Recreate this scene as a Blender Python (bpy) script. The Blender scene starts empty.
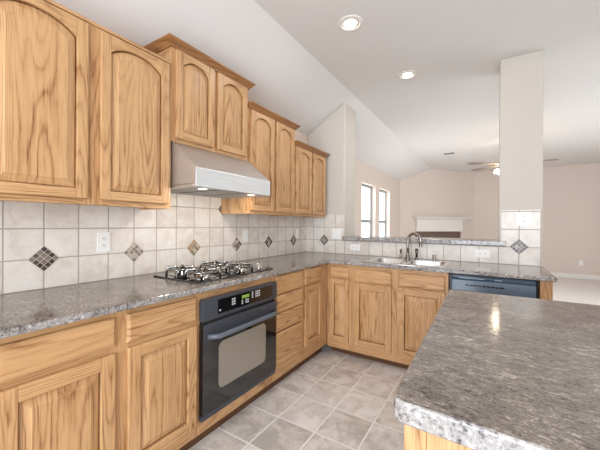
import bpy, bmesh, math, random
from mathutils import Vector, Matrix
random.seed(7)
S = bpy.context.scene
COL = S.collection
R = math.radians

# ------------------------------------------------------------------ camera
cam = bpy.data.cameras.new('camera')
cam.sensor_fit = 'HORIZONTAL'; cam.sensor_width = 36.0
cam.lens = 36.0 * 302.38 / 600.0
cam.clip_start = 0.02
camo = bpy.data.objects.new('camera', cam); COL.objects.link(camo)
yaw, pitch, roll = -0.5634, -0.0021, 0.0069
fw = Vector((math.sin(yaw) * math.cos(pitch), math.cos(yaw) * math.cos(pitch), math.sin(pitch)))
rt = Vector((math.cos(yaw), -math.sin(yaw), 0)); up = rt.cross(fw)
r2 = rt * math.cos(roll) + up * math.sin(roll)
u2 = -rt * math.sin(roll) + up * math.cos(roll)
mw = Matrix((r2, u2, -fw)).transposed().to_4x4()
mw.translation = Vector((1.9592, -3.257, 1.256))
camo.matrix_world = mw
S.camera = camo

# ------------------------------------------------------------------ light
S.view_settings.view_transform = 'Standard'; S.view_settings.look = 'None'
S.view_settings.gamma = 1.0; S.view_settings.exposure = 0.16
S.view_settings.use_curve_mapping = False
w = bpy.data.worlds.new('daylight'); S.world = w; w.use_nodes = True
wb = w.node_tree.nodes['Background']
wb.inputs[0].default_value = (0.855, 0.96, 1.05, 1); wb.inputs[1].default_value = 1.5

def area(name, loc, target, sx, sy, power, color=(1, 1, 1)):
    l = bpy.data.lights.new(name, 'AREA'); l.shape = 'RECTANGLE'; l.size = sx; l.size_y = sy
    l.energy = power; l.color = color
    o = bpy.data.objects.new(name, l); COL.objects.link(o); o.location = loc
    d = Vector(target) - Vector(loc)
    o.rotation_euler = d.to_track_quat('-Z', 'Y').to_euler()
    return o
area('rear_fill_light', (2.3, -6.0, 1.25), (1.0, -.6, .6), 2.8, 1.9, 135, (.89, 0.955, 1.05))  # unseen area light added behind the camera to brighten the facing fronts
area('living_fill_light', (5.7, 1.9, 1.5), (1.0, 4.2, 1.5), 2.6, 2.0, 36, (.97, .98, .95))  # unseen fill added at the right to brighten the living room
area('window_daylight', (-.45, 2.285, 1.5), (3, 2.285, 1.2), .8, 1.5, 25, (0.97, 0.98, 1.0))
area('window_daylight', (-.45, 3.295, 1.5), (3, 3.295, 1.2), .8, 1.5, 25, (0.97, 0.98, 1.0))
# kitchen downlights (the two in view sit inside their fittings; the other two are unseen, added behind the camera for more top light)
for x, y in ((1.068, -1.165), (1.247, -.15), (1.2, -3.9), (3.6, -4.2)):
    l = bpy.data.lights.new('downlight', 'AREA'); l.shape = 'DISK'; l.size = .08; l.energy = 3.5; l.color = (1, .97, .93)
    o = bpy.data.objects.new('downlight', l); COL.objects.link(o); o.location = (x, y, 2.75 - .014)

# ------------------------------------------------------------------ mesh helpers
class MB:
    def __init__(self): self.v = []; self.f = []; self.m = []; self.s = []
    def add(self, vs, fs, mi=0, smooth=False):
        b = len(self.v); self.v += [tuple(p) for p in vs]
        for f in fs:
            self.f.append([b + i for i in f]); self.m.append(mi); self.s.append(smooth)
        return self
    def box(self, x0, x1, y0, y1, z0, z1, mi=0, M=None):
        vs = [(x, y, z) for z in (z0, z1) for y in (y0, y1) for x in (x0, x1)]
        if M: vs = [M(*p) for p in vs]
        return self.add(vs, [(0, 2, 3, 1), (4, 5, 7, 6), (0, 1, 5, 4), (2, 6, 7, 3), (0, 4, 6, 2), (1, 3, 7, 5)], mi)
    def prism(self, poly, a0, a1, M, mi=0, mside=None):   # poly of (p,q); M(p,q,a) -> world
        n = len(poly)
        vs = [M(p, q, a0) for p, q in poly] + [M(p, q, a1) for p, q in poly]
        self.add(vs, [list(range(n))[::-1], list(range(n, 2 * n))], mi)
        b = len(self.v) - 2 * n
        for i in range(n):
            j = (i + 1) % n
            self.f.append([b + i, b + j, b + n + j, b + n + i]); self.m.append(mi if mside is None else mside); self.s.append(False)
        return self
    def loops(self, loops, mi=0, cap0=True, cap1=True, smooth=False, closed=True):
        n = len(loops[0]); vs = [p for l in loops for p in l]; fs = []
        for k in range(len(loops) - 1):
            for i in range(n if closed else n - 1):
                j = (i + 1) % n
                fs.append((k * n + i, k * n + j, (k + 1) * n + j, (k + 1) * n + i))
        self.add(vs, fs, mi, smooth)
        b = len(self.v) - len(vs)
        if cap0: self.f.append([b + i for i in range(n)][::-1]); self.m.append(mi); self.s.append(False)
        if cap1: self.f.append([b + (len(loops) - 1) * n + i for i in range(n)]); self.m.append(mi); self.s.append(False)
        return self
    def lathe(self, prof, c=(0, 0, 0), seg=24, mi=0, ax=Vector((0, 0, 1)), cap=True):  # prof (r,h)
        ax = Vector(ax).normalized(); a = ax.orthogonal().normalized(); b = ax.cross(a); c = Vector(c)
        ls = [[c + ax * h + (a * math.cos(2 * math.pi * i / seg) + b * math.sin(2 * math.pi * i / seg)) * max(r, 1e-4) for i in range(seg)] for r, h in prof]
        return self.loops(ls, mi, cap, cap, True)
    def tube(self, path, r, seg=10, mi=0):
        path = [Vector(p) for p in path]; ls = []; prev = None
        for i, p in enumerate(path):
            t = (path[min(i + 1, len(path) - 1)] - path[max(i - 1, 0)]).normalized()
            if prev is None: a = t.orthogonal().normalized()
            else: a = (prev - t * prev.dot(t)).normalized()
            prev = a; b = t.cross(a); rr = r[i] if isinstance(r, (list, tuple)) else r
            ls.append([p + (a * math.cos(2 * math.pi * k / seg) + b * math.sin(2 * math.pi * k / seg)) * rr for k in range(seg)])
        return self.loops(ls, mi, True, True, True)
    def build(self, name, mats, parent=None, loc=None, bevel=0, seg=2, angle=40):
        if not isinstance(mats, (list, tuple)): mats = [mats]
        if parent is not None: loc = Vector(parent['_o'])
        elif loc is None: loc = Vector((0, 0, 0))
        loc = Vector(loc)
        me = bpy.data.meshes.new(name)
        me.from_pydata([tuple(Vector(p) - loc) for p in self.v], [], self.f)
        for i, p in enumerate(me.polygons):
            p.material_index = self.m[i]; p.use_smooth = self.s[i]
        bm = bmesh.new(); bm.from_mesh(me)
        bmesh.ops.recalc_face_normals(bm, faces=bm.faces); bm.to_mesh(me); bm.free()
        for m in mats: me.materials.append(m)
        o = bpy.data.objects.new(name, me); COL.objects.link(o)
        if parent is not None: o.parent = parent
        else: o.location = loc
        o['_o'] = tuple(loc)
        if bevel:
            b = o.modifiers.new('bevel', 'BEVEL'); b.width = bevel; b.segments = seg
            b.limit_method = 'ANGLE'; b.angle_limit = R(angle); b.harden_normals = False
        return o

def tag(o, label, cat, group=None):
    o['label'] = label; o['category'] = cat
    if group: o['group'] = group
    return o
def thing(name, loc, label, cat, group=None):
    o = bpy.data.objects.new(name, None); COL.objects.link(o); o.location = loc; o['_o'] = tuple(loc)
    o.empty_display_size = 0.1
    return tag(o, label, cat, group)
def struct(o): o['kind'] = 'structure'; return o
ML = lambda u, v, n: (n, u, v)        # run along the left wall: u = y, v = z, n = out of the wall
MP = lambda u, v, n: (u, -n, v)       # run along the pass-through wall: u = x

# ------------------------------------------------------------------ materials
def srgb(r, g, b):
    f = lambda c: (c / 255 / 12.92) if c / 255 <= .04045 else ((c / 255 + .055) / 1.055) ** 2.4
    return (f(r), f(g), f(b), 1)
class NT:
    def __init__(self, name):
        self.m = bpy.data.materials.new(name); self.m.use_nodes = True
        self.t = self.m.node_tree; self.b = self.t.nodes['Principled BSDF']
    def n(self, typ, **kw):
        x = self.t.nodes.new(typ)
        for k, v in kw.items(): setattr(x, k, v)
        return x
    def l(self, a, b): self.t.links.new(a, b)
    def val(self, sock, v):
        if hasattr(v, 'is_linked'): self.l(v, sock)
        else: sock.default_value = v
    def math(self, op, a, b=None, c=None):
        x = self.n('ShaderNodeMath', operation=op); self.val(x.inputs[0], a)
        if b is not None: self.val(x.inputs[1], b)
        if c is not None: self.val(x.inputs[2], c)
        return x.outputs[0]
    def mix(self, fac, a, b, mode='MIX'):
        x = self.n('ShaderNodeMix', data_type='RGBA', blend_type=mode)
        self.val(x.inputs[0], fac); self.val(x.inputs[6], a); self.val(x.inputs[7], b)
        return x.outputs[2]
    def noise(self, vec, scale, detail=4, rough=.5, dist=0):
        x = self.n('ShaderNodeTexNoise'); self.l(vec, x.inputs['Vector'])
        x.inputs['Scale'].default_value = scale; x.inputs['Detail'].default_value = detail
        x.inputs['Roughness'].default_value = rough; x.inputs['Distortion'].default_value = dist
        return x.outputs['Fac']
    def ramp(self, fac, stops, interp='LINEAR'):
        x = self.n('ShaderNodeValToRGB'); x.color_ramp.interpolation = interp
        e = x.color_ramp.elements
        while len(e) < len(stops): e.new(0.5)
        for i, (p, c) in enumerate(stops):
            e[i].position = p; e[i].color = c if len(c) == 4 else (*c, 1)
        self.l(fac, x.inputs[0]); return x.outputs[0]
    def coords(self, scale=(1, 1, 1), rot=(0, 0, 0), rand=True):
        tc = self.n('ShaderNodeTexCoord'); v = tc.outputs['Object']
        if rand:
            oi = self.n('ShaderNodeObjectInfo')
            o = self.n('ShaderNodeVectorMath', operation='SCALE'); o.inputs[0].default_value = (17.3, 9.1, 23.7)
            self.l(oi.outputs['Random'], o.inputs['Scale'])
            a = self.n('ShaderNodeVectorMath', operation='ADD'); self.l(v, a.inputs[0]); self.l(o.outputs[0], a.inputs[1]); v = a.outputs[0]
        mp = self.n('ShaderNodeMapping'); self.l(v, mp.inputs[0])
        mp.inputs['Scale'].default_value = scale; mp.inputs['Rotation'].default_value = rot
        return mp.outputs[0]
    def bump(self, h, strength=.2, dist=.002):
        x = self.n('ShaderNodeBump'); x.inputs['Strength'].default_value = strength; x.inputs['Distance'].default_value = dist
        self.l(h, x.inputs['Height']); self.l(x.outputs[0], self.b.inputs['Normal'])
    def set(self, color=None, rough=None, metal=None, spec=None, coat=None):
        if color is not None: self.val(self.b.inputs['Base Color'], color)
        if rough is not None: self.val(self.b.inputs['Roughness'], rough)
        if metal is not None: self.val(self.b.inputs['Metallic'], metal)
        if spec is not None: self.val(self.b.inputs['Specular IOR Level'], spec)
        if coat is not None: self.val(self.b.inputs['Coat Weight'], coat); self.b.inputs['Coat Roughness'].default_value = .15
        return self.m

def plain(name, rgb, rough=.5, metal=0, spec=.5, var=.05, vs=30, coat=0):
    n = NT(name); c = srgb(*rgb)
    f = n.noise(n.coords(), vs, 3)
    d = tuple(max(0, x * (1 - var)) for x in c[:3]) + (1,); h = tuple(min(1, x * (1 + var)) for x in c[:3]) + (1,)
    return n.set(n.ramp(f, [(.3, d), (.7, h)]), rough, metal, spec, coat)

def oak(name, along, depth, light=(208, 165, 118), dark=(126, 79, 42)):
    n = NT(name)
    st = [7, 7, 7]; st[along] = .6; st[depth] = .8
    v = n.coords(tuple(st))
    big = n.noise(v, 1.0, 1.0, .4, .2)
    wob = n.noise(n.coords(tuple(10 if i == along else (4 if i == depth else 30) for i in range(3))), 1.0, 2, .5)
    plainness = n.ramp(n.noise(n.coords((3, 3, 3)), 1.0, 1), [(.40, (.35, .35, .35)), (.56, (1, 1, 1))])
    rings = n.math('FRACT', n.math('ADD', n.math('MULTIPLY', big, 24.0), n.math('MULTIPLY', wob, .7)))
    line = n.math('MULTIPLY', n.ramp(rings, [(0, (.8, .8, .8)), (.15, (.3, .3, .3)), (.5, (.05, .05, .05)), (.8, (.25, .25, .25)), (1, (1, 1, 1))]), plainness)
    s2 = [230, 230, 230]; s2[along] = 6; s2[depth] = 60
    fine = n.noise(n.coords(tuple(s2)), 1.0, 2, .6)
    s3 = [45, 45, 45]; s3[along] = 1.2; s3[depth] = 6
    mid = n.noise(n.coords(tuple(s3)), 1.0, 2, .5)
    pores = n.math('MULTIPLY', n.ramp(fine, [(.5, (0, 0, 0)), (.72, (1, 1, 1))]), n.math('ADD', n.math('MULTIPLY', line, .8), .2))
    fac = n.math('ADD', n.math('MULTIPLY', line, .5), n.math('MULTIPLY', pores, .85))
    fac = n.math('ADD', fac, n.math('MULTIPLY', n.math('SUBTRACT', mid, .42), .36))
    c = n.ramp(fac, [(0.0, srgb(*light)), (.4, srgb(*[(a * .6 + b * .4) for a, b in zip(light, dark)])), (1.0, srgb(*dark))])
    n.bump(fine, .05, .001)
    return n.set(c, .36, 0, .45)
OV = {0: oak('oak_grain_x', 0, 1), 1: oak('oak_grain_y', 1, 0)}
OAKL, OAKP = oak('oak_upright_left', 2, 0), oak('oak_upright_sink', 2, 1)
OAKZ = OAKL
CROWN = oak('darker_oak', 1, 0, (166, 116, 68), (96, 60, 32))  # crown molding oak, a darker tone than the cabinets
def laminate(name, base, lo, hi, mottled=False):
    n = NT(name)
    v = n.coords((1, 1, 1), (0, 0, R(28)), rand=False)
    st = n.coords((24, 64, 44) if not mottled else (34, 34, 34), (0, 0, R(28)), rand=False)
    a = n.noise(st, 1.0, 8, .72, 1.6)
    b = n.noise(v, 7, 3, .6, .5)
    c = n.noise(v, 190 if not mottled else 120, 3, .7)
    f = n.math('ADD', n.math('MULTIPLY', a, .95), n.math('MULTIPLY', b, .35))
    f = n.math('ADD', f, n.math('MULTIPLY', n.math('SUBTRACT', c, .5), .55))
    f = n.math('SUBTRACT', f, .15)
    col = n.ramp(f, [(.35, srgb(*lo)), (.47, srgb(*base)), (.55, srgb(*[x * 1.04 for x in base])), (.68, srgb(*hi))])
    return n.set(col, .13, 0, .5)
LAM = laminate('stone_laminate', (126, 116, 107), (72, 66, 61), (188, 178, 168))
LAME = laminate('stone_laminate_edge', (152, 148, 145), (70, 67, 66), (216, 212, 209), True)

def tile(name, ua, va, su, sv, ou, ov, gw, cols, grout, rough, mott=8, bumpd=.002, spec=.5):
    n = NT(name); tc = n.n('ShaderNodeTexCoord')
    sp = n.n('ShaderNodeSeparateXYZ'); n.l(tc.outputs['Object'], sp.inputs[0])
    U = n.math('DIVIDE', n.math('SUBTRACT', sp.outputs[ua], ou), su)
    V = n.math('DIVIDE', n.math('SUBTRACT', sp.outputs[va], ov), sv)
    def edge(T, s):
        fr = n.math('FRACT', n.math('ADD', T, 1000.0))
        return n.math('MULTIPLY', n.math('MINIMUM', fr, n.math('SUBTRACT', 1.0, fr)), s)
    e = n.math('MINIMUM', edge(U, su), edge(V, sv))
    mk = n.n('ShaderNodeMapRange'); n.l(e, mk.inputs[0]); mk.inputs[1].default_value = gw * .4; mk.inputs[2].default_value = gw * .62
    mask = mk.outputs[0]
    cb = n.n('ShaderNodeCombineXYZ'); n.l(n.math('FLOOR', U), cb.inputs[0]); n.l(n.math('FLOOR', V), cb.inputs[1])
    wn = n.n('ShaderNodeTexWhiteNoise', noise_dimensions='3D'); n.l(cb.outputs[0], wn.inputs[0])
    off = n.n('ShaderNodeVectorMath', operation='MULTIPLY_ADD'); n.l(wn.outputs['Color'], off.inputs[0])
    off.inputs[1].default_value = (9, 9, 9); n.l(tc.outputs['Object'], off.inputs[2])
    a = n.noise(off.outputs[0], mott, 5, .62, .6)
    b = n.noise(off.outputs[0], mott * 6, 3, .6)
    f = n.math('ADD', n.math('MULTIPLY', a, .8), n.math('MULTIPLY', b, .2))
    f = n.math('ADD', f, n.math('MULTIPLY', n.math('SUBTRACT', wn.outputs['Value'], .5), .16))
    col = n.ramp(f, [(.36, srgb(*cols[0])), (.5, srgb(*cols[1])), (.64, srgb(*cols[2]))])
    n.bump(mask, .6, bumpd)
    rr = n.math('ADD', n.math('MULTIPLY', mask, rough - .8), .8)
    return n.set(n.mix(mask, srgb(*grout), col), rr, 0, spec)
SPC = [(217, 206, 196), (230, 222, 212), (238, 232, 225)]
GRT = (178, 168, 159)
T_LEFT = tile('wall_tile_left', 1, 2, .1555, .1555, -2.7976, .914, .006, SPC, GRT, .3)
T_STUB = tile('wall_tile_stub', 0, 2, .150, .1555, .254, .914, .006, SPC, GRT, .3)
T_BAR = tile('wall_tile_bar', 0, 2, .150, .1555, .067, .914, .006, SPC, GRT, .3)
T_FLOOR = tile('floor_tile', 0, 1, .271, .286, .525, -1.664, .010,
               [(186, 178, 170), (214, 207, 200), (234, 229, 224)], (240, 236, 230), .33, 7, .0015)

def paint(name, rgb, rough=.85):
    n = NT(name); c = srgb(*rgb)
    f = n.noise(n.coords(rand=False), 160, 3)
    n.bump(f, .12, .001)
    return n.set(c, rough, 0, .25)
WALL = paint('wall_paint', (226, 211, 201))
WALLK = paint('kitchen_wall_paint', (211, 204, 194))
CEIL = paint('ceiling_paint', (234, 232, 231), .95)
WHITE = plain('white_trim_paint', (238, 234, 229), .45, var=.01)
PLASTIC = plain('white_plastic', (246, 244, 240), .35, var=.01)
SLOT = plain('dark_slot', (40, 37, 35), .6)
BLACKG = plain('black_gloss_glass', (18, 18, 20), .06, 0, 1.0, .02)
BLACK = plain('black_enamel', (24, 25, 28), .25, 0, .5)
SLATE = plain('slate_black_enamel', (62, 66, 74), .28, 0, .5)
DWP = plain('dishwasher_panel', (74, 90, 109), .25, 0, .5)
DWL = plain('dishwasher_light_trim', (150, 162, 176), .3)
def brushed(name, rgb, rough, axis=1, metal=1.0):
    n = NT(name); st = [300, 300, 300]; st[axis] = 4
    f = n.noise(n.coords(tuple(st)), 1, 2)
    n.bump(f, .02, .0005)
    c = srgb(*rgb)
    return n.set(n.ramp(f, [(.3, tuple(x * .9 for x in c[:3])), (.7, tuple(min(1, x * 1.06) for x in c[:3]))]), rough, metal)
STEEL = brushed('brushed_stainless', (216, 217, 218), .46, 1)
STEEL.node_tree.nodes['Principled BSDF'].inputs['Anisotropic'].default_value = .5
_tg = STEEL.node_tree.nodes.new('ShaderNodeCombineXYZ'); _tg.inputs[1].default_value = 1
STEEL.node_tree.links.new(_tg.outputs[0], STEEL.node_tree.nodes['Principled BSDF'].inputs['Tangent'])
SINKS = brushed('sink_stainless', (216, 216, 216), .24, 0)
CHROME = plain('polished_steel', (190, 188, 184), .14, 1, .5, .03)
GUN = plain('gunmetal_steel', (150, 146, 142), .2, 1, .5, .05)
NICKEL = plain('dark_brushed_nickel', (158, 153, 148), .25, 1, .5, .05)
BRONZE = plain('fan_bronze', (142, 130, 120), .4, .3)
DKTILE = plain('brown_hearth_tile', (112, 92, 82), .4, 0, .5, .2, 14)
SOOT = plain('black_firebox', (22, 20, 19), .9)
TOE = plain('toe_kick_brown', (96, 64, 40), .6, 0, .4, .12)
MOS = [plain('mosaic_dark', (92, 82, 76), .25, 0, .5, .3, 60), plain('mosaic_taupe', (140, 128, 118), .25, 0, .5, .2, 60),
       plain('mosaic_beige', (190, 176, 160), .25, 0, .5, .15, 60), plain('mosaic_charcoal', (66, 60, 58), .25, 0, .5, .3, 60)]
MOSW = [plain('mosaic_tan', (176, 146, 110), .25, 0, .5, .25, 60), plain('mosaic_olive', (132, 120, 92), .25, 0, .5, .25, 60)]
GROUT = plain('mosaic_grout', (206, 196, 186), .8)
def carpet():
    n = NT('pale_carpet'); f = n.noise(n.coords(rand=False), 90, 4, .7); n.bump(f, .5, .004)
    return n.set(n.ramp(f, [(.3, srgb(226, 220, 216)), (.7, srgb(242, 238, 235))]), .95, 0, .1)
CARPET = carpet()
def emit(name, rgb, s):
    n = NT(name); n.set(srgb(*rgb), .4); n.b.inputs['Emission Color'].default_value = srgb(*rgb); n.b.inputs['Emission Strength'].default_value = s
    return n.m
BAFFLE = plain('grey_baffle', (176, 174, 170), .5, var=.02)
BULB = emit('lamp_glow', (255, 244, 226), 14)
FANB = emit('fan_lamp_glow', (255, 236, 206), 45)
HLAMP = emit('hood_lamp_glow', (255, 238, 214), 1.6)
LCD = emit('green_display', (120, 150, 60), .25)
def glass():
    n = NT('window_glass'); b = n.b
    b.inputs['Base Color'].default_value = (1, 1, 1, 1); b.inputs['Roughness'].default_value = 0
    tr = n.n('ShaderNodeBsdfTransparent'); gl = n.n('ShaderNodeBsdfGlossy'); gl.inputs['Roughness'].default_value = .02
    mx = n.n('ShaderNodeMixShader'); mx.inputs[0].default_value = .04; n.l(tr.outputs[0], mx.inputs[1]); n.l(gl.outputs[0], mx.inputs[2])
    n.l(mx.outputs[0], n.t.nodes['Material Output'].inputs[0]); return n.m
GLASS = glass()

# ------------------------------------------------------------------ structure
ZF = 2.75; XS = .61; Z0 = 2.375
XR, YB, YF = 6.0, -6.2, 6.45
struct(MB().box(-.12, XR, YB, .12, -.1, 0).build('floor', T_FLOOR))
struct(MB().box(-.12, XR, .12, YF + .12, -.1, -.001).build('floor', CARPET))['label'] = 'pale carpet floor of the living room'
sl = (ZF - Z0) / XS
cpoly = [(-.12, Z0 - .12 * sl), (XS, ZF), (XR, ZF), (XR, ZF + .12), (XS - .03, ZF + .12), (-.12, Z0 - .12 * sl + .12)]
struct(MB().prism(cpoly, YB, YF + .12, lambda p, q, a: (p, a, q)).build('ceiling', CEIL))
def zslope(x): return min(ZF, Z0 + x * sl)
# left wall, with two window openings in its living-room part
wy = [(1.90, 2.67), (2.92, 3.67)]; wz0, wz1 = .62, 2.025
def wall_left():
    m = MB(); ys = [YB, 0.36]
    m.box(-.12, 0, YB, 0.36, 0, Z0 - .002)
    y = .36
    for a, b in wy:
        m.box(-.12, 0, y, a, 0, Z0 - .002); m.box(-.12, 0, a, b, 0, wz0); m.box(-.12, 0, a, b, wz1, Z0 - .002); y = b
    m.box(-.12, 0, y, 4.6, 0, Z0 - .002)
    return struct(m.build('wall_left', WALL))
wall_left()
# stub wall, half wall and post between kitchen and living room
T = .34
struct(MB().prism([(0, 0), (.513, 0), (.513, zslope(.513) - .002), (0, Z0 - .002)], 0, T, lambda p, q, a: (p, a, q)).build('wall_stub', WALLK, bevel=.012))
struct(MB().box(.513, 2.02, 0, .14, 0, 1.075).build('wall_half', WALLK))
struct(MB().box(2.02, 2.328, 0, .31, 0, ZF - .001).build('wall_post', WALLK, bevel=.006))
# diagonal chimney wall and far wall
D0, D1 = Vector((0, 4.6, 0)), Vector((1.55, 6.45, 0)); dt = (D1 - D0).normalized(); dn = Vector((dt.y, -dt.x, 0)); DL = (D1 - D0).length
MD = lambda s, v, n: tuple(D0 + dt * s + dn * n + Vector((0, 0, v)))
m = MB(); sk = XS / dt.x
m.prism([(-.05, 0), (DL, 0), (DL, ZF - .002), (sk, ZF - .002), (0, Z0 - .002), (-.05, Z0 - .004)], -.12, 0, MD)
struct(m.build('wall_diagonal', WALL))
struct(MB().box(1.5, XR, YF, YF + .12, 0, ZF - .002).build('wall_back', WALL))
struct(MB().box(5.2, 5.32, 3.2, YF, 0, ZF - .002).build('wall_right_unseen', WALL))  # out-of-view wall added to cut the light on the far wall
struct(MB().box(4.3, 4.42, YB, .3, 0, ZF - .002).build('wall_right_unseen', WALLK))  # out-of-view wall added to block light and darken the ceiling at right
struct(MB().box(1.57, XR, YF - .015, YF, 0, .11).build('baseboard_back', WHITE, bevel=.004))
struct(MB().box(0, .015, .36, 4.6, 0, .11).build('baseboard_left', WHITE, bevel=.004))
# windows
FR = plain('window_frame_vinyl', (150, 156, 154), .45, var=.02)
for i, (a, b) in enumerate(wy):
    root = bpy.data.objects.new('window_%d' % (i + 1), None); COL.objects.link(root); root.location = (-.1, (a + b) / 2, wz0); root['_o'] = tuple(root.location); struct(root)
    m = MB(); x0, x1 = -.119, -.085; fwid = .045; zm = 1.325
    m.box(x0, x1, a, a + fwid, wz0, wz1); m.box(x0, x1, b - fwid, b, wz0, wz1)
    m.box(x0, x1, a + fwid, b - fwid, wz0, wz0 + fwid); m.box(x0, x1, a + fwid, b - fwid, wz1 - fwid, wz1)
    m.box(x0, x1 + .01, a + fwid, b - fwid, zm - .025, zm + .025)
    m.build('window_frame', FR, root, bevel=.004)
    MB().box(-.104, -.100, a + fwid, b - fwid, wz0 + fwid, zm - .025).build('pane', GLASS, root)
    MB().box(-.104, -.100, a + fwid, b - fwid, zm + .025, wz1 - fwid).build('pane', GLASS, root)
    MB().box(-.084, .03, a - .03, b + .03, wz0 - .03, wz0 - .001).build('window_sill', WHITE, root, bevel=.005)

# ------------------------------------------------------------------ tile backsplashes and mosaics
def mosaic(parent, M, u, v, warm=False, light=False, hs=.066):
    m = MB(); k = 4; c = hs * math.sqrt(2) / k     # k x k small tiles, rotated 45 degrees
    d = math.sqrt(.5)
    def rot(p, q, n): return M(u + (p - q) * d, v + (p + q) * d, n)
    L = c * k / 2
    pal = MOS + (MOSW if warm else [])
    m.box(-L, L, -L, L, .0062, .0078, 0, rot)
    for i in range(k):
        for j in range(k):
            g = c * .07; p0 = -L + i * c; q0 = -L + j * c
            edge = i in (0, k - 1) or j in (0, k - 1)
            ch = random.choice([1, 4, 1, 4, 2] if edge else [2, 3, 3, 1, 2])
            if light: ch = random.choice([2, 3, 3, 1, 2])
            if warm: ch = random.choice([5, 6, 3, 2, 5])
            m.box(p0 + g, p0 + c - g, q0 + g, q0 + c - g, .0078, .0092, ch, rot)
    return m.build('mosaic_inset', [GROUT] + pal, parent)
t = MB()
for y0, y1, z0, z1 in ((-4.6, 0, .9145, 1.3805), (-2.108, -1.412, 1.3805, 1.762)):
    t.box(.0005, .006, y0, y1, z0, z1)
bl = t.build('tile_backsplash', T_LEFT, loc=(0, 0, 0)); tag(bl, 'long beige square-tile backsplash with diamond insets running behind the gas cooktop', 'backsplash')
for i, y in enumerate((-3.1090, -2.6421, -2.1756, -1.7091, -1.2426, -.7761, -.3096)):
    mosaic(bl, ML, y, .914 + .1555, warm=(i == 3), light=i in (2, 4))
mosaic(bl, ML, -1.418, 1.3805, hs=.05)
bs = MB().box(.0065, .513, -.006, -.0005, .9145, 1.3805).build('tile_backsplash', T_STUB); tag(bs, 'short square-tile backsplash on the stub wall between corner cabinet and raised bar', 'backsplash')
mosaic(bs, MP, .254, .914 + .1555)
t = MB(); t.box(.5135, 2.02, -.006, -.0005, .9145, 1.0745)
bb = t.build('tile_backsplash', T_BAR); tag(bb, 'low single row of beige tiles behind the sink under the raised bar', 'backsplash')
bp = MB().box(2.038, 2.318, -.006, -.0005, .9145, 1.395).box(2.0205, 2.038, -.006, -.0005, .9145, 1.0745).build('tile_backsplash', T_BAR); tag(bp, 'narrow tile backsplash with one dark diamond on the white post', 'backsplash')
mosaic(bp, MP, 2.167, .914 + .1555 + .004, hs=.07)

# ------------------------------------------------------------------ cabinetry
def arch(u0, u1, z, rise, n=14):     # points from u0 to u1, shoulders at z, crown at z + rise
    out = []
    for i in range(n + 1):
        q = -1 + 2 * i / n
        out.append((u0 + (u1 - u0) * i / n, z + rise * (1 - abs(q) ** 2.3)))
    return out
def door(parent, M, u0, u1, z0, z1, nf, run, arched=False, sw=.055, th=.02):
    H = OV[run]; OZ = OAKL if run == 1 else OAKP; n0, n1 = nf + .0005, nf + th
    rise = min(.05, (u1 - u0) * .2) if arched else 0
    tr = sw if not arched else .036
    d = MB()
    d.box(u0, u0 + sw, z0, z1, n0, n1, 0, M); d.box(u1 - sw, u1, z0, z1, n0, n1, 0, M)
    d.box(u0 + sw, u1 - sw, z0, z0 + sw, n0, n1 - .0004, 1, M)
    zs = z1 - tr - rise
    if arched:
        pts = arch(u0 + sw, u1 - sw, zs, rise)
        d.prism(pts + [(u1 - sw, z1), (u0 + sw, z1)], n0, n1 - .0004, M, 1)
    else:
        d.box(u0 + sw, u1 - sw, z1 - tr, z1, n0, n1 - .0004, 1, M)
    dd = d.build('door', [OZ, H], parent, bevel=.0028, seg=2, angle=50)
    # raised panel: flat tongue, sloped field edge, raised field
    def outline(ins):
        a, b, lo = u0 + sw + ins, u1 - sw - ins, z0 + sw + ins
        if arched: top = arch(a, b, zs - ins, rise)
        else: top = arch(a, b, z1 - tr - ins, 0)
        return [(a, lo)] + top + [(b, lo)]
    lev = [(-.004, n0 + .003), (.003, n0 + .003), (.006, n0 + .006), (.034, n0 + .0155), (.037, n0 + .0175)]
    p = MB(); p.loops([[M(u, v, nn) for u, v in outline(i)] for i, nn in lev], 0)
    p.build('raised_panel', OZ, dd)
    return dd
def drawer(parent, M, u0, u1, z0, z1, nf, run, th=.019):
    m = MB(); e = .010
    def o(i): return [(u0 + i, z0 + i), (u1 - i, z0 + i), (u1 - i, z1 - i), (u0 + i, z1 - i)]
    m.loops([[M(u, v, n) for u, v in o(i)] for i, n in ((0, nf + .0005), (0, nf + th - .008), (.003, nf + th - .004), (e, nf + th))])
    return m.build('drawer_front', OV[run], parent)
NB = .60; ZT = .882
def base_frame(root, M, u0, u1, stiles, rails, run, back=.004, zb=None, toe=None):
    zb = zb or (.086 if run == 1 else .07); toe = toe or (.07 if run == 1 else .09)
    rails = [(zb, rails[0][1])] + rails[1:]
    c = MB()
    c.box(u0 + .0008, u0 + .016, zb, ZT, back, NB - .02, 0, M); c.box(u1 - .016, u1 - .0008, zb, ZT, back, NB - .02, 0, M)
    c.box(u0 + .016, u1 - .016, zb, zb + .016, back, NB - .02, 0, M); c.box(u0 + .016, u1 - .016, zb + .016, ZT, back, back + .006, 0, M)
    c.build('carcass', OAKZ, root)
    f = MB()
    for a, b in stiles: f.box(max(a, u0 + .0008), min(b, u1 - .0008), zb, ZT, NB - .02, NB, 0, M)
    st = sorted(stiles)
    for z0, z1 in rails:
        for (a, b), (c_, d_) in zip(st[:-1], st[1:]): f.box(b, c_, z0, z1, NB - .02, NB - .0005, 1, M)
    f.build('face_frame', [OAKL if run == 1 else OAKP, OV[run]], root)
    MB().box(u0 + .001, u1 - .001, .0005, zb - .0005, NB - toe, NB - toe + .015, 0, M).build('toe_kick', TOE, root)

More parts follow.
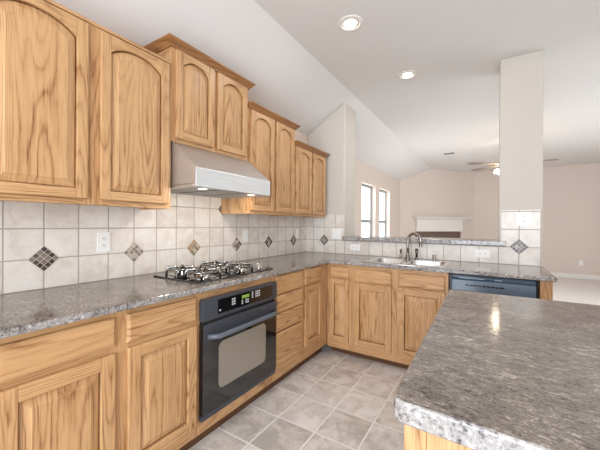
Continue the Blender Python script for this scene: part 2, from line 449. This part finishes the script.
# left run, cabinet under the counter nearest the camera
r = thing('base_cabinet', (.3, -2.57, 0), 'honey oak base cabinet left of the oven with two drawers above two doors', 'cabinet')
base_frame(r, ML, -3.0, -2.162, [(-3.0, -2.94), (-2.60, -2.525), (-2.185, -2.162)], [(.070, .165), (.70, .745), (.845, ZT)], 1)
drawer(r, ML, -2.957, -2.588, .731, .855, NB, 1); drawer(r, ML, -2.538, -2.170, .731, .855, NB, 1)
door(r, ML, -2.957, -2.590, .150, .703, NB, 1); door(r, ML, -2.534, -2.170, .150, .706, NB, 1)
r = thing('base_cabinet', (.3, -3.4, 0), 'honey oak base cabinet at the near end of the left counter, farthest from the oven', 'cabinet')
base_frame(r, ML, -3.86, -3.0, [(-3.86, -3.8), (-3.46, -3.40), (-3.04, -3.0)], [(.070, .165), (.70, .745), (.845, ZT)], 1)
for a, b in ((-3.82, -3.45), (-3.41, -3.02)):
    drawer(r, ML, a, b, .731, .855, NB, 1); door(r, ML, a, b, .150, .703, NB, 1)
# oven housing
OY0, OY1, OZ0, OZ1 = -2.145, -1.476, .165, .838
r = thing('oven_cabinet', (.3, -1.81, 0), 'oak housing framing the built-in black wall oven under the cooktop', 'cabinet')
base_frame(r, ML, -2.162, -1.460, [(-2.162, OY0 + .012), (OY1 - .012, -1.460)], [(.070, OZ0 + .01), (OZ1 - .012, ZT)], 1)
# drawer stack
r = thing('drawer_cabinet', (.3, -1.26, 0), 'oak cabinet right of the oven with a stack of four drawers', 'cabinet')
base_frame(r, ML, -1.460, -1.06, [(-1.460, -1.43), (-1.10, -1.06)], [(.070, .20), (.43, .46), (.57, .60), (.71, .74), (.85, ZT)], 1)
for z0, z1 in ((.726, .868), (.587, .717), (.446, .579), (.186, .438)): drawer(r, ML, -1.446, -1.080, z0, z1, NB, 1)
# corner door cabinet
r = thing('base_cabinet', (.3, -.8, 0), 'narrow oak corner cabinet with one drawer over one door beside the four-drawer stack', 'cabinet')
base_frame(r, ML, -1.06, -.602, [(-1.06, -1.01), (-.77, -.602)], [(.070, .21), (.70, .75), (.86, ZT)], 1)
drawer(r, ML, -1.034, -.752, .735, .872, NB, 1); door(r, ML, -1.032, -.738, .192, .717, NB, 1, sw=.05)
# run under the sink
r = thing('base_cabinet', (.73, -.3, 0), 'narrow oak cabinet left of the sink cabinet with one drawer over one door', 'cabinet')
base_frame(r, MP, .602, .858, [(.602, .65), (.81, .858)], [(.070, .16), (.70, .75), (.845, ZT)], 0)
drawer(r, MP, .637, .831, .750, .856, NB, 0); door(r, MP, .637, .835, .145, .733, NB, 0, sw=.047)
r = thing('sink_cabinet', (1.27, -.3, 0), 'wide oak sink cabinet with two false drawer fronts over two doors', 'cabinet')
base_frame(r, MP, .858, 1.678, [(.858, .90), (1.215, 1.305), (1.64, 1.678)], [(.070, .16), (.70, .75), (.845, ZT)], 0)
for a, b in ((.886, 1.233), (1.288, 1.655)):
    drawer(r, MP, a, b, .732, .848, NB, 0); door(r, MP, a, b, .143, .718, NB, 0)

# ---- upper cabinets
NU = .303
def upper(label, u0, u1, z0, z1, doors, crown=None, left_ret=True, right_ret=True, strip=False):
    r = thing('wall_cabinet', (.0075, (u0 + u1) / 2, z0), label, 'cabinet')
    c = MB(); c.box(u0, u1, z0 + .012, z1, .0075, NU - .02, 0, ML)
    c.box(u0, u0 + .015, z0, z0 + .012, .0075, NU - .02, 0, ML); c.box(u1 - .015, u1, z0, z0 + .012, .0075, NU - .02, 0, ML)
    c.build('carcass', OAKZ, r)
    f = MB(); du = [u0] + [x for d in doors for x in d[:2]] + [u1]; ov = .012
    zd0, zd1 = doors[0][2], doors[0][3]
    st = [(u0, doors[0][0] + ov)] + [(a[1] - ov, b[0] + ov) for a, b in zip(doors[:-1], doors[1:])] + [(doors[-1][1] - ov, u1)]
    for a, b in st: f.box(a, b, z0, z1, NU - .02, NU, 0, ML)
    for (a, b), (c_, d_) in zip(st[:-1], st[1:]):
        f.box(b, c_, z0, zd0 + ov, NU - .02, NU - .0005, 1, ML); f.box(b, c_, zd1 - ov, z1, NU - .02, NU - .0005, 1, ML)
    f.build('face_frame', [OAKZ, OV[1]], r)
    for d in doors: door(r, ML, *d, NU, 1, arched=True, sw=.046)
    if strip:
        MB().box(u0, u1, z1 - .012, z1 + .004, NU, NU + .010, 0, ML).build('top_strip', OV[1], r, bevel=.003)
    if crown:
        zc0, zc1, pr = crown
        prof = [(.0, zc0), (.012, zc0), (.014, zc0 + .008), (.02, zc0 + .012), (pr * .62, zc1 - .022), (pr * .9, zc1 - .012), (pr * .92, zc1 - .008), (pr, zc1 - .006), (pr, zc1), (.0, zc1)]
        m = MB(); ls = []
        for o, z in prof:
            p = []
            lo = u0 - o if left_ret else u0 + .001; hi = u1 + o if right_ret else u1 - .001
            if left_ret: p.append((lo, .008))
            p += [(lo, NU + o), (hi, NU + o)]
            if right_ret: p.append((hi, .008))
            ls.append([ML(u, z, n) for u, n in p])
        ls.append(ls[0])
        m.loops(ls, 0, False, False, False, closed=False)
        k = len(ls[0]); n = len(prof)
        m.f.append([i * k for i in range(n)]); m.m.append(0); m.s.append(False)
        m.f.append([i * k + k - 1 for i in range(n)][::-1]); m.m.append(0); m.s.append(False)
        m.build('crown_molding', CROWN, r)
    return r
upper('large oak wall cabinet left of the range hood, two arched doors', -2.985, -2.119, 1.345, 2.236,
      [(-2.951, -2.574, 1.373, 2.212), (-2.516, -2.142, 1.373, 2.212)], strip=True)
upper('large oak wall cabinet at the near end of the upper row, farthest from the hood', -3.86, -2.986, 1.345, 2.236,
      [(-3.83, -3.45, 1.373, 2.212), (-3.40, -3.02, 1.373, 2.212)], strip=True)
upper('tallest-mounted oak cabinet directly above the stainless range hood', -2.118, -1.432, 1.762, 2.366,
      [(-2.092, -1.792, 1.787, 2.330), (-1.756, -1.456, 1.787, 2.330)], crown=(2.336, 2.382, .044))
upper('tall oak wall cabinet just right of the range hood, stepped crown', -1.431, -.752, 1.340, 2.218,
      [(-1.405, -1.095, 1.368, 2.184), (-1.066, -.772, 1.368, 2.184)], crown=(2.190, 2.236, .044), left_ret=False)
upper('lowest oak wall cabinet at the end of the row beside the stub wall', -.751, -.093, 1.340, 2.066,
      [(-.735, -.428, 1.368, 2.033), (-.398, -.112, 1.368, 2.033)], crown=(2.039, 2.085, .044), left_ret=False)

# ------------------------------------------------------------------ countertops
def slab(xs, ys, keep, z0, z1):
    m = MB(); idx = {}
    def V(i, j, k):
        if (i, j, k) not in idx: idx[(i, j, k)] = len(m.v); m.v.append((xs[i], ys[j], (z0, z1)[k]))
        return idx[(i, j, k)]
    def F(f, mi): m.f.append(f); m.m.append(mi); m.s.append(False)
    C = {(i, j) for i in range(len(xs) - 1) for j in range(len(ys) - 1) if keep((xs[i] + xs[i + 1]) / 2, (ys[j] + ys[j + 1]) / 2)}
    for i, j in C:
        F([V(i, j, 1), V(i + 1, j, 1), V(i + 1, j + 1, 1), V(i, j + 1, 1)], 0)
        F([V(i, j + 1, 0), V(i + 1, j + 1, 0), V(i + 1, j, 0), V(i, j, 0)], 0)
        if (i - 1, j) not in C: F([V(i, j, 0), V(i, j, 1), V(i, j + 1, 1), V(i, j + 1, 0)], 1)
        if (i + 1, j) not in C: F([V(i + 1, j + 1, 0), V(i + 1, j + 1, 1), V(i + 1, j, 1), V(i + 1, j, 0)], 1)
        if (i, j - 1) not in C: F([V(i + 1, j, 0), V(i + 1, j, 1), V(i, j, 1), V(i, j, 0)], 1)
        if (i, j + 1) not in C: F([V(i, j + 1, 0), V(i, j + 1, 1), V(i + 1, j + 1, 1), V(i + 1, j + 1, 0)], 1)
    return m
SX0, SX1, SY0, SY1 = .985, 1.625, -.575, -.115      # sink cut-out
CX0, CX1, CY0, CY1 = .135, .530, -2.095, -1.435      # cooktop cut-out
def keep(x, y):
    if SX0 < x < SX1 and SY0 < y < SY1: return False
    if CX0 < x < CX1 and CY0 < y < CY1: return False
    return x < .643 or y > -.643
m = slab([.001, CX0, CX1, .643, SX0, SX1, 2.335], [-3.86, CY0, CY1, -.643, SY0, SY1, -.001], keep, .8825, .914)
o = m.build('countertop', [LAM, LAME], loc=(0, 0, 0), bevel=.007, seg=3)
tag(o, 'L-shaped grey-brown speckled laminate countertop holding the cooktop and sink', 'countertop')
# island
r = 1
def rounded(x0, x1, y0, y1, rad, n=5):
    pts = []
    for cx, cy, a in ((x1 - rad, y1 - rad, 0), (x0 + rad, y1 - rad, 90), (x0 + rad, y0 + rad, 180), (x1 - rad, y0 + rad, 270)):
        for k in range(n + 1):
            t = R(a + 90 * k / n); pts.append((cx + rad * math.cos(t), cy + rad * math.sin(t)))
    return pts
def round_poly(P, rad, n=4):
    out = []
    for i, p in enumerate(P):
        p = Vector(p); a = (Vector(P[i - 1]) - p).normalized(); b = (Vector(P[(i + 1) % len(P)]) - p).normalized()
        for k in range(n + 1):
            t = k / n; out.append(tuple(p + a * rad * (1 - t) ** 2 + b * rad * t ** 2))
    return out
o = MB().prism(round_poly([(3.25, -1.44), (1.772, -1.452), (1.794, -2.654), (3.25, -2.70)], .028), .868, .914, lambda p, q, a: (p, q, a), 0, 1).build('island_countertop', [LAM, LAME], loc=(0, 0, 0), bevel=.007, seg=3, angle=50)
tag(o, 'grey-brown speckled island countertop in the right foreground with pale edge', 'countertop')
r = thing('island_cabinet', (2.5, -2.07, 0), 'oak island base cabinet under the foreground countertop', 'cabinet')
ix0, ix1, iy0, iy1 = 1.812, 3.20, -2.622, -1.51
MB().box(ix0, ix1, iy0 + .012, iy1, .10, .866).build('carcass', OAKZ, r)
m = MB(); m.box(ix0, ix0 + .042, iy0, iy0 + .0115, .10, .866); m.box(ix1 - .05, ix1, iy0, iy0 + .0115, .10, .866)
m.box(ix0 + .042, ix1 - .05, iy0 + .004, iy0 + .0115, .10, .866)
m.build('end_panel', OAKP, r, bevel=.002)
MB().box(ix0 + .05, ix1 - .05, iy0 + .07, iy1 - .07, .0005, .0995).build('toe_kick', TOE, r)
# raised bar top
bar = [(.500, -.042), (2.072, -.042), (2.072, -.0065), (2.019, -.0065), (2.019, .40), (.514, .40), (.514, -.0065), (.500, -.0065)]
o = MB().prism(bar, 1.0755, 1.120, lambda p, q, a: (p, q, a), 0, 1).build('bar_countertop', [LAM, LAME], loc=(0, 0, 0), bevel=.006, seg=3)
tag(o, 'long narrow raised bar top on the half wall behind the sink', 'countertop')

# ------------------------------------------------------------------ range hood
r = thing('range_hood', (.0075, -1.77, 1.475), 'stainless steel range hood with sloped front over the cooktop', 'range hood')
h0, h1 = -2.111, -1.418; zb, zl, zt, xf = 1.470, 1.583, 1.7605, .527
m = MB()
prof = [(.0075, zb + .004), (.0075, zt), (.305, zt), (xf - .004, zl + .002), (xf, zl - .004), (xf, zb), (xf - .02, zb), (xf - .02, zb + .02), (.03, zb + .02), (.03, zb + .004)]
m.prism(prof, h0 + .0015, h1 - .0015, lambda p, q, a: (p, a, q))
m.box(.03, xf - .02, h0 + .0015, h0 + .02, zb, zb + .0195); m.box(.03, xf - .02, h1 - .02, h1 - .0015, zb, zb + .0195)
m.build('canopy', STEEL, r, bevel=.003)
for a, b in ((h0 + .03, -1.885), (-1.875, -1.655), (-1.645, h1 - .03)):
    m = MB(); m.box(.04, xf - .03, a, b, zb + .006, zb + .0195, 1)
    nb = 7
    for k in range(nb):
        y = a + .006 + k * (b - a - .012) / nb
        m.box(.046, xf - .036, y, y + (b - a - .012) / nb * .42, zb + .003, zb + .006)
    m.build('baffle_filter', [STEEL, SLOT], r)

for y in (-1.99, -1.54):
    MB().lathe([(.028, zb + .0055), (.028, zb + .001), (.02, zb - .001), (0, zb - .0015)], (.440, y, 0), 20).build('hood_lamp', HLAMP, r)
    l = bpy.data.lights.new('hood_lamp_light', 'AREA'); l.shape = 'DISK'; l.size = .05; l.energy = 1.3; l.color = (1, .9, .78)
    o = bpy.data.objects.new('hood_lamp_light', l); COL.objects.link(o); o.location = (.440, y, zb - .004); o.rotation_euler = (0, R(25), 0)

# ------------------------------------------------------------------ wall oven
r = thing('wall_oven', (.33, (OY0 + OY1) / 2, OZ0), 'black built-in electric oven below the cooktop', 'oven')
MB().box(.06, .585, OY0 + .03, OY1 - .03, OZ0 + .03, OZ1 - .02).build('body', BLACK, r)
xo = .6015
def rrect(u0, u1, v0, v1, rad, n=5, rl=None):
    out = []
    rb = rad if rl is None else rl
    for cx, cy, a, q in ((u1 - rad, v1 - rad, 0, rad), (u0 + rad, v1 - rad, 90, rad), (u0 + rb, v0 + rb, 180, rb), (u1 - rb, v0 + rb, 270, rb)):
        for k in range(n + 1):
            t = R(a + 90 * k / n); out.append((cx + q * math.cos(t), cy + q * math.sin(t)))
    return out
cp = MB().prism(rrect(OY0, OY1, .716, OZ1, .02, 5, .003), xo, .637, ML).build('control_panel', SLATE, r, bevel=.004)
MB().prism(rrect(OY0 + .105, OY1 - .055, .738, .820, .004), .6375, .6385, ML).build('touch_panel', BLACKG, cp)
MB().prism(rrect(-1.845, -1.775, .786, .806, .002), .6386, .639, ML).build('display', LCD, cp)
KEY = plain('key_print', (205, 205, 208), .5)
for u0, v0, nu, nv in ((-1.93, .765, 2, 3), (-1.75, .772, 1, 3), (-1.715, .772, 3, 3), (-1.845, .752, 1, 2), (-1.81, .752, 2, 2), (-2.03, .752, 1, 1)):
    for i in range(nu):
        for j in range(nv):
            MB().box(u0 + i * .017, u0 + i * .017 + .012, v0 + j * .015, v0 + j * .015 + .010, .6386, .6389, 0, ML).build('touch_key', KEY, cp)
MB().box(OY0 + .006, OY1 - .006, .700, .715, xo, .622, 0, ML).build('vent_strip', BLACK, r)
dz0, dz1 = .196, .699
dr = MB().prism(rrect(OY0 + .002, OY1 - .002, dz0, dz1, .004), xo, .634, ML).build('oven_door', BLACKG, r, bevel=.002)
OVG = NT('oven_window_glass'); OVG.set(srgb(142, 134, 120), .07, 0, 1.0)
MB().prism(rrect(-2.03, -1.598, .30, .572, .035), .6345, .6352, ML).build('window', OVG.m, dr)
m = MB()
m.box(OY0 + .004, OY1 - .004, .602, .697, .6342, .6395, 0, ML)
m.build('door_top_band', SLATE, dr, bevel=.002)
path = []
for k in range(15):
    q = k / 14; u = OY0 + .03 + q * (OY1 - OY0 - .06)
    n = .6395 + .046 * min(1, math.sin(math.pi * min(max(q, .0), 1)) * 5)
    path.append(ML(u, .630, n))
MB().tube(path, .0145, 12).build('handle', plain('oven_handle_slate', (92, 98, 108), .22), dr)
MB().box(OY0 + .002, OY1 - .002, OZ0 + .001, .192, xo, .63, 0, ML).build('lower_vent', SLATE, r, bevel=.002)

# ------------------------------------------------------------------ cooktop
ZC = .9145
r = thing('gas_cooktop', (.335, -1.765, ZC), 'four-burner gas cooktop with steel grates set into the counter below the hood', 'cooktop')
m = MB().prism(rounded(.118, .560, -2.118, -1.412, .012, 3), ZC, ZC + .008, lambda p, q, a: (p, q, a))
m.box(.15, .515, -2.08, -1.45, .884, ZC)
m.build('cooktop_plate', BLACKG, r, bevel=.003)
def burner(cx, cy, R0):
    b = MB().lathe([(R0, ZC + .0082), (R0, ZC + .011), (R0 * .9, ZC + .013), (R0 * .62, ZC + .0105), (R0 * .55, ZC + .011), (R0 * .55, ZC + .030), (R0 * .3, ZC + .032)], (cx, cy, 0), 28).build('burner', CHROME, r)
    MB().lathe([(R0 * .48, ZC + .0322), (R0 * .52, ZC + .036), (R0 * .46, ZC + .044), (0, ZC + .046)], (cx, cy, 0), 24).build('burner_cap', BLACK, b)
    g = MB(); zt = ZC + .058; rg = R0 * 1.12
    ring = [(cx + rg * math.cos(a), cy + rg * math.sin(a), zt - .012) for a in [2 * math.pi * k / 28 for k in range(29)]]
    g.tube(ring, .0075, 8)
    for k in range(4):
        a = math.pi / 4 + k * math.pi / 2; c, s = math.cos(a), math.sin(a)
        P = lambda q, z: (cx + q * c, cy + q * s, z)
        g.tube([P(rg * 1.12, ZC + .009), P(rg * 1.12, zt - .018), P(rg * 1.05, zt - .004), P(rg * .95, zt), P(rg * .35, zt), P(rg * .30, zt - .008)], .0075, 8)
    g.build('grate', GUN, r)
for cx, cy, R0 in ((.238, -1.995, .070), (.443, -1.985, .082), (.238, -1.70, .082), (.445, -1.665, .072)): burner(cx, cy, R0)
for k in range(4):
    cx, cy = .20 + k * .09, -1.482
    MB().lathe([(.022, ZC + .0082), (.022, ZC + .012), (.020, ZC + .014), (.019, ZC + .040), (.015, ZC + .044), (0, ZC + .0445)], (cx, cy, 0), 20).build('knob', CHROME, r)

# ------------------------------------------------------------------ sink and its fittings
r = thing('kitchen_sink', (1.305, -.34, .8), 'double-bowl stainless steel sink set into the counter below the raised bar', 'sink')
def bowl(m, x0, x1, y0, y1, ztop, depth):
    ls = []
    for ins, z, rad in ((0, ztop, .045), (.004, ztop - .008, .045), (.010, ztop - depth + .03, .05), (.03, ztop - depth + .004, .05), (.05, ztop - depth, .04)):
        ls.append([(p, q, z) for p, q in rounded(x0 + ins, x1 - ins, y0 + ins, y1 - ins, rad, 6)])
    m.loops(ls, 0, False, True, True)
b1 = (1.000, 1.275, -.555, -.185); b2 = (1.315, 1.610, -.555, -.185); zr = .9195
m = MB(); X0, X1, Y0, Y1 = .965, 1.645, -.592, -.098
# deck with two bowl openings: strips joined around each opening
def deck(m, x0, x1, y0, y1, b):
    inn = rounded(b[0], b[1], b[2], b[3], .045, 6); n = len(inn); outp = []
    cx, cy = (b[0] + b[1]) / 2, (b[2] + b[3]) / 2
    per = 7
    cor = [(x1, y1), (x0, y1), (x0, y0), (x1, y0)]
    for k in range(4):
        c = cor[k]
        for i in range(per):
            p = inn[k * per + i]
            q = i / (per - 1)
            a = {0: (x1, p[1]), 1: (p[0], y1), 2: (x0, p[1]), 3: (p[0], y0)}[k]
            bq = {0: (p[0], y1), 1: (x0, p[1]), 2: (p[0], y0), 3: (x1, p[1])}[k]
            outp.append(a if q < .45 else (c if abs(q - .5) < .06 else bq))
    m.loops([[(p, q, zr) for p, q in outp], [(p, q, zr) for p, q in inn]], 0, False, False)
deck(m, X0, 1.295, Y0, Y1, b1); deck(m, 1.295, X1, Y0, Y1, b2)
ro = rounded(X0, X1, Y0, Y1, .001, 1)
m.loops([[(p, q, .9143) for p, q in rounded(X0 - .004, X1 + .004, Y0 - .004, Y1 + .004, .012, 3)], [(p, q, zr) for p, q in rounded(X0, X1, Y0, Y1, .003, 3)]], 0, False, False, True)
m.build('rim', SINKS, r)
for b in (b1, b2):
    m = MB(); bowl(m, *b, zr - .0002, .17)
    bo = m.build('bowl', SINKS, r)
    cx, cy = (b[0] + b[1]) / 2, (b[2] + b[3]) / 2
    MB().lathe([(.04, zr - .170), (.038, zr - .167), (.022, zr - .169), (0, zr - .169)], (cx, cy, 0), 20).build('drain', CHROME, bo)
zd = zr + .0004; yf = -.142
r = thing('faucet', (1.262, yf, zd), 'tall dark gooseneck faucet behind the sink', 'faucet')
MB().lathe([(.028, zd), (.028, zd + .006), (.022, zd + .012), (.017, zd + .05), (.014, zd + .06)], (1.262, yf, 0), 20).build('base', NICKEL, r)
path = [(1.262, yf, zd + .055), (1.262, yf, zd + .12), (1.262, yf, zd + .185)]
dx, dy = .125, -.03
for k in range(1, 13):
    a = math.pi - math.pi * 1.02 * k / 12
    q = (1 + math.cos(a)) / 2; path.append((1.262 + dx * q, yf + dy * q, zd + .185 + .068 * math.sin(a)))
path.append((1.262 + dx, yf + dy, zd + .16))
MB().tube(path, .014, 14).build('spout', NICKEL, r)
MB().lathe([(.016, zd + .125), (.017, zd + .13), (.015, zd + .164)], (1.262 + dx, yf + dy, 0), 16).build('spray_head', NICKEL, r)
r = thing('soap_dispenser', (1.195, yf, zd), 'small soap pump left of the faucet', 'soap dispenser')
MB().lathe([(.018, zd), (.018, zd + .005), (.012, zd + .012), (.010, zd + .065), (.013, zd + .07), (.013, zd + .09), (.006, zd + .098)], (1.195, yf, 0), 16).build('pump', NICKEL, r)
MB().tube([(1.195, yf, zd + .088), (1.20, yf - .02, zd + .094), (1.207, yf - .05, zd + .086)], .005, 8).build('nozzle', NICKEL, r)
r = thing('side_sprayer', (1.345, yf, zd), 'dark pull-out side sprayer right of the faucet', 'sprayer')
MB().lathe([(.020, zd), (.020, zd + .006), (.014, zd + .014), (.012, zd + .022)], (1.345, yf, 0), 16).build('base', NICKEL, r)
MB().lathe([(.011, zd + .0225), (.010, zd + .05), (.014, zd + .085), (.015, zd + .10), (.008, zd + .108)], (1.345, yf, 0), 16).build('spray_head', BLACK, r)
MB().tube([(1.345, yf - .013, zd + .095), (1.35, yf - .02, zd + .075), (1.35, yf - .018, zd + .05)], .004, 8).build('lever', NICKEL, r)
r = thing('air_gap', (1.505, yf, zd), 'short steel air gap cap on the right of the sink deck', 'air gap')
MB().lathe([(.020, zd), (.020, zd + .004), (.0165, zd + .006), (.0165, zd + .05), (.014, zd + .056), (0, zd + .057)], (1.505, yf, 0), 18).build('cap', CHROME, r)

# ------------------------------------------------------------------ dishwasher and end panel
r = thing('dishwasher', (1.965, -.3, 0), 'blue-black dishwasher at the right end of the sink counter', 'dishwasher')
d0, d1 = 1.685, 2.244
MB().box(d0 + .004, d1 - .004, .05, .58, .102, .875, 0, lambda x, n, z: (x, -n, z)).build('body', BLACK, r)
MB().box(d0 + .002, d1 - .002, .12, .735, .5805, .605, 0, MP).build('door', BLACKG, r, bevel=.003)
for q in (d0 + .002, d1 - .0175): MB().box(q, q + .0155, .5805, .618, .737, .874, 0, lambda x, n, z: (x, -n, z)).build('side_trim', BLACK, r)
cp = MB().prism([(.5805, .737), (.5805, .874), (.600, .874), (.604, .868), (.604, .852), (.622, .838), (.630, .760), (.622, .740)], d0 + .018, d1 - .018, lambda n, v, a: (a, -n, v)).build('control_panel', DWP, r, bevel=.003)
m = MB()
for a, b in ((d0 + .065, d0 + .235), (d0 + .30, d0 + .345)):
    m.box(a, b, .848, .856, .6045, .608, 0, MP)
m.build('badge_strip', DWL, cp)
m = MB()
for k in range(9): m.box(d0 + .11 + k * .028, d0 + .132 + k * .028, .798, .808, .6265, .630, 0, MP)
m.build('button_row', BLACK, cp)
MB().box(d0 + .004, d1 - .004, .003, .099, .52, .535, 0, MP).build('toe_panel', BLACK, r)
o = MB().box(2.248, 2.318, -NB, -.007, .0005, .8815).build('cabinet_end_panel', OAKP, loc=(2.28, -.3, 0), bevel=.003); tag(o, 'oak end panel closing the counter run right of the dishwasher', 'cabinet panel')

# ------------------------------------------------------------------ electrical plates
def plate(M, u, v, w_, h_, kind, label, horiz=False, n0=.0062, cat='outlet'):
    r = thing('power_outlet' if kind == 'duplex' else 'light_switch', M(u, v, n0), label, cat)
    MB().prism(rrect(u - w_ / 2, u + w_ / 2, v - h_ / 2, v + h_ / 2, .004, 3), n0, n0 + .005, M).build('cover_plate', PLASTIC, r, bevel=.0015)
    if kind == 'duplex':
        for s in (-1, 1):
            cu, cv = (u + s * .02, v) if horiz else (u, v + s * .02)
            rc = MB().prism(rrect(cu - .014, cu + .014, cv - .014, cv + .014, .006, 4), n0 + .0052, n0 + .0068, M).build('receptacle', PLASTIC, r)
            k = MB()
            for q in (-1, 1):
                a, b = (cu + .002, cv + q * .006) if horiz else (cu + q * .006, cv + .002)
                sx, sy = (.004, .0012) if horiz else (.0012, .004)
                k.box(a - sx, a + sx, b - sy, b + sy, n0 + .0068, n0 + .0071, 0, M)
            a, b = (cu - .008, cv) if horiz else (cu, cv - .008)
            k.box(a - .002, a + .002, b - .002, b + .002, n0 + .0068, n0 + .0071, 0, M)
            k.build('slots', SLOT, rc)
    else:
        ng = 2 if w_ > .1 else 1
        for g in range(ng):
            cu = u + (g - (ng - 1) / 2) * .046
            MB().prism(rrect(cu - .016, cu + .016, v - .033, v + .033, .003, 3), n0 + .0052, n0 + .008, M).build('rocker', PLASTIC, r, bevel=.001)
    return r
plate(ML, -2.357, 1.143, .072, .118, 'duplex', 'white duplex outlet under the large left wall cabinet')
plate(ML, -1.128, 1.143, .070, .118, 'switch', 'white single switch plate on the tiles right of the cooktop', cat='switch')
plate(ML, -.222, 1.146, .070, .118, 'switch', 'white single switch plate on the left wall close to the corner', cat='switch')
plate(MP, .415, 1.148, .112, .118, 'switch', 'white double switch plate on the stub wall beside the mosaic diamond', cat='switch')
plate(MP, .652, .998, .118, .072, 'duplex', 'white sideways outlet on the low tiles left of the sink', True)
plate(MP, 1.896, .998, .118, .072, 'duplex', 'white sideways outlet on the low tiles above the dishwasher', True)
plate(MP, 2.198, 1.316, .114, .118, 'duplex', 'white wide outlet plate at the top of the post tiles')
plate(lambda u, v, n: (u, YF - n, v), 3.785, .378, .072, .118, 'duplex', 'white outlet low on the far living room wall', n0=.0005)

# ------------------------------------------------------------------ ceiling fittings
for x, y, lab in ((1.068, -1.165, 'recessed ceiling downlight nearer the camera, glowing white'), (1.247, -.15, 'recessed ceiling downlight farther away near the pass-through, glowing white')):
    r = thing('recessed_downlight', (x, y, ZF - .0005), lab, 'ceiling light', 'recessed kitchen downlights')
    z = ZF - .0008
    MB().lathe([(.062, z), (.092, z), (.092, z - .004), (.085, z - .008), (.066, z - .009), (.062, z - .004)], (x, y, 0), 36, cap=False).build('trim_ring', WHITE, r)
    MB().lathe([(.0615, z - .0005), (.0615, z - .003), (.046, z - .004), (.046, z - .0005)], (x, y, 0), 36, cap=False).build('baffle', BAFFLE, r)
    MB().lathe([(.0455, z - .001), (.044, z - .009), (.03, z - .0125), (0, z - .013)], (x, y, 0), 28).build('lamp', BULB, r)
r = thing('ceiling_vent', (1.215, 3.66, ZF), 'white slotted air vent on the living room ceiling', 'vent')
MB().box(1.10, 1.33, 3.59, 3.73, ZF - .012, ZF - .001).build('frame', WHITE, r, bevel=.003)
m = MB()
for k in range(5): m.box(1.115, 1.315, 3.605 + k * .024, 3.615 + k * .024, ZF - .0145, ZF - .0125)
m.build('slots', SLOT, r)
# ceiling fan
fx, fy, fz = 2.175, 2.82, 2.28
r = thing('ceiling_fan', (fx, fy, ZF - .001), 'bronze ceiling fan with lit lamps partly hidden behind the white post', 'ceiling fan')
MB().lathe([(.07, ZF - .001), (.065, ZF - .03), (.03, ZF - .06)], (fx, fy, 0), 24).build('canopy', BRONZE, r)
MB().lathe([(.012, ZF - .058), (.012, fz + .09)], (fx, fy, 0), 12).build('downrod', BRONZE, r)
MB().lathe([(.03, fz + .095), (.09, fz + .07), (.11, fz + .02), (.10, fz - .03), (.06, fz - .05)], (fx, fy, 0), 28).build('motor', BRONZE, r)
for k in range(5):
    a = R(-146 + 72 * k); c, s = math.cos(a), math.sin(a); m = MB()
    def P(q, t, z): return (fx + q * c - t * s, fy + q * s + t * c, fz + z + t * .06)
    out = [(.17, -.05), (.6, -.066), (.645, -.05), (.66, 0), (.645, .05), (.6, .066), (.17, .05)]
    m.loops([[P(q, t, 0) for q, t in out], [P(q, t, .008) for q, t in out]])
    b = m.build('blade', BRONZE, r)
    MB().loops([[P(q, t, -.002) for q, t in ((.085, -.02), (.22, -.03), (.22, .03), (.085, .02))], [P(q, t, -.007) for q, t in ((.085, -.02), (.22, -.03), (.22, .03), (.085, .02))]]).build('blade_bracket', BRONZE, b)
MB().lathe([(.055, fz - .052), (.06, fz - .08), (.02, fz - .10)], (fx, fy, 0), 20).build('light_kit', BRONZE, r)
for k in range(4):
    a = R(-150 + 90 * k); c, s = math.cos(a), math.sin(a); px, py = fx + .155 * c, fy + .155 * s
    MB().tube([(fx + .04 * c, fy + .04 * s, fz - .075), (fx + .09 * c, fy + .09 * s, fz - .07), (px, py, fz - .085)], .007, 8).build('lamp_arm', BRONZE, r)
    MB().lathe([(.02, fz - .085), (.035, fz - .10), (.05, fz - .14), (.03, fz - .15), (0, fz - .152)], (px, py, 0), 16).build('lamp_shade', FANB, r)

# ------------------------------------------------------------------ fireplace on the diagonal wall
c = MD(1.2, 0, 0)
r = thing('fireplace', c, 'white mantel fireplace with brown tile surround in the far living room', 'fireplace')
m = MB(); m.box(.366, 2.165, 1.452, 1.478, .0008, .20, 0, MD); m.box(.41, 2.06, 1.425, 1.4515, .0008, .15, 0, MD); m.box(.43, 1.99, 1.40, 1.4245, .0008, .12, 0, MD)
m.build('mantel_shelf', WHITE, r, bevel=.006)
MB().box(.455, 1.935, 1.095, 1.3995, .0008, .09, 0, MD).build('frieze', WHITE, r, bevel=.004)
m = MB(); m.box(.465, .80, .0005, 1.0945, .0008, .03, 0, MD); m.box(1.60, 1.925, .0005, 1.0945, .0008, .03, 0, MD); m.box(.80, 1.60, .80, 1.0945, .0008, .03, 0, MD)
m.build('tile_surround', DKTILE, r)
MB().box(.80, 1.60, .0005, .7995, .0008, .012, 0, MD).build('firebox', SOOT, r)

for o in bpy.data.objects:
    if '_o' in o: del o['_o']
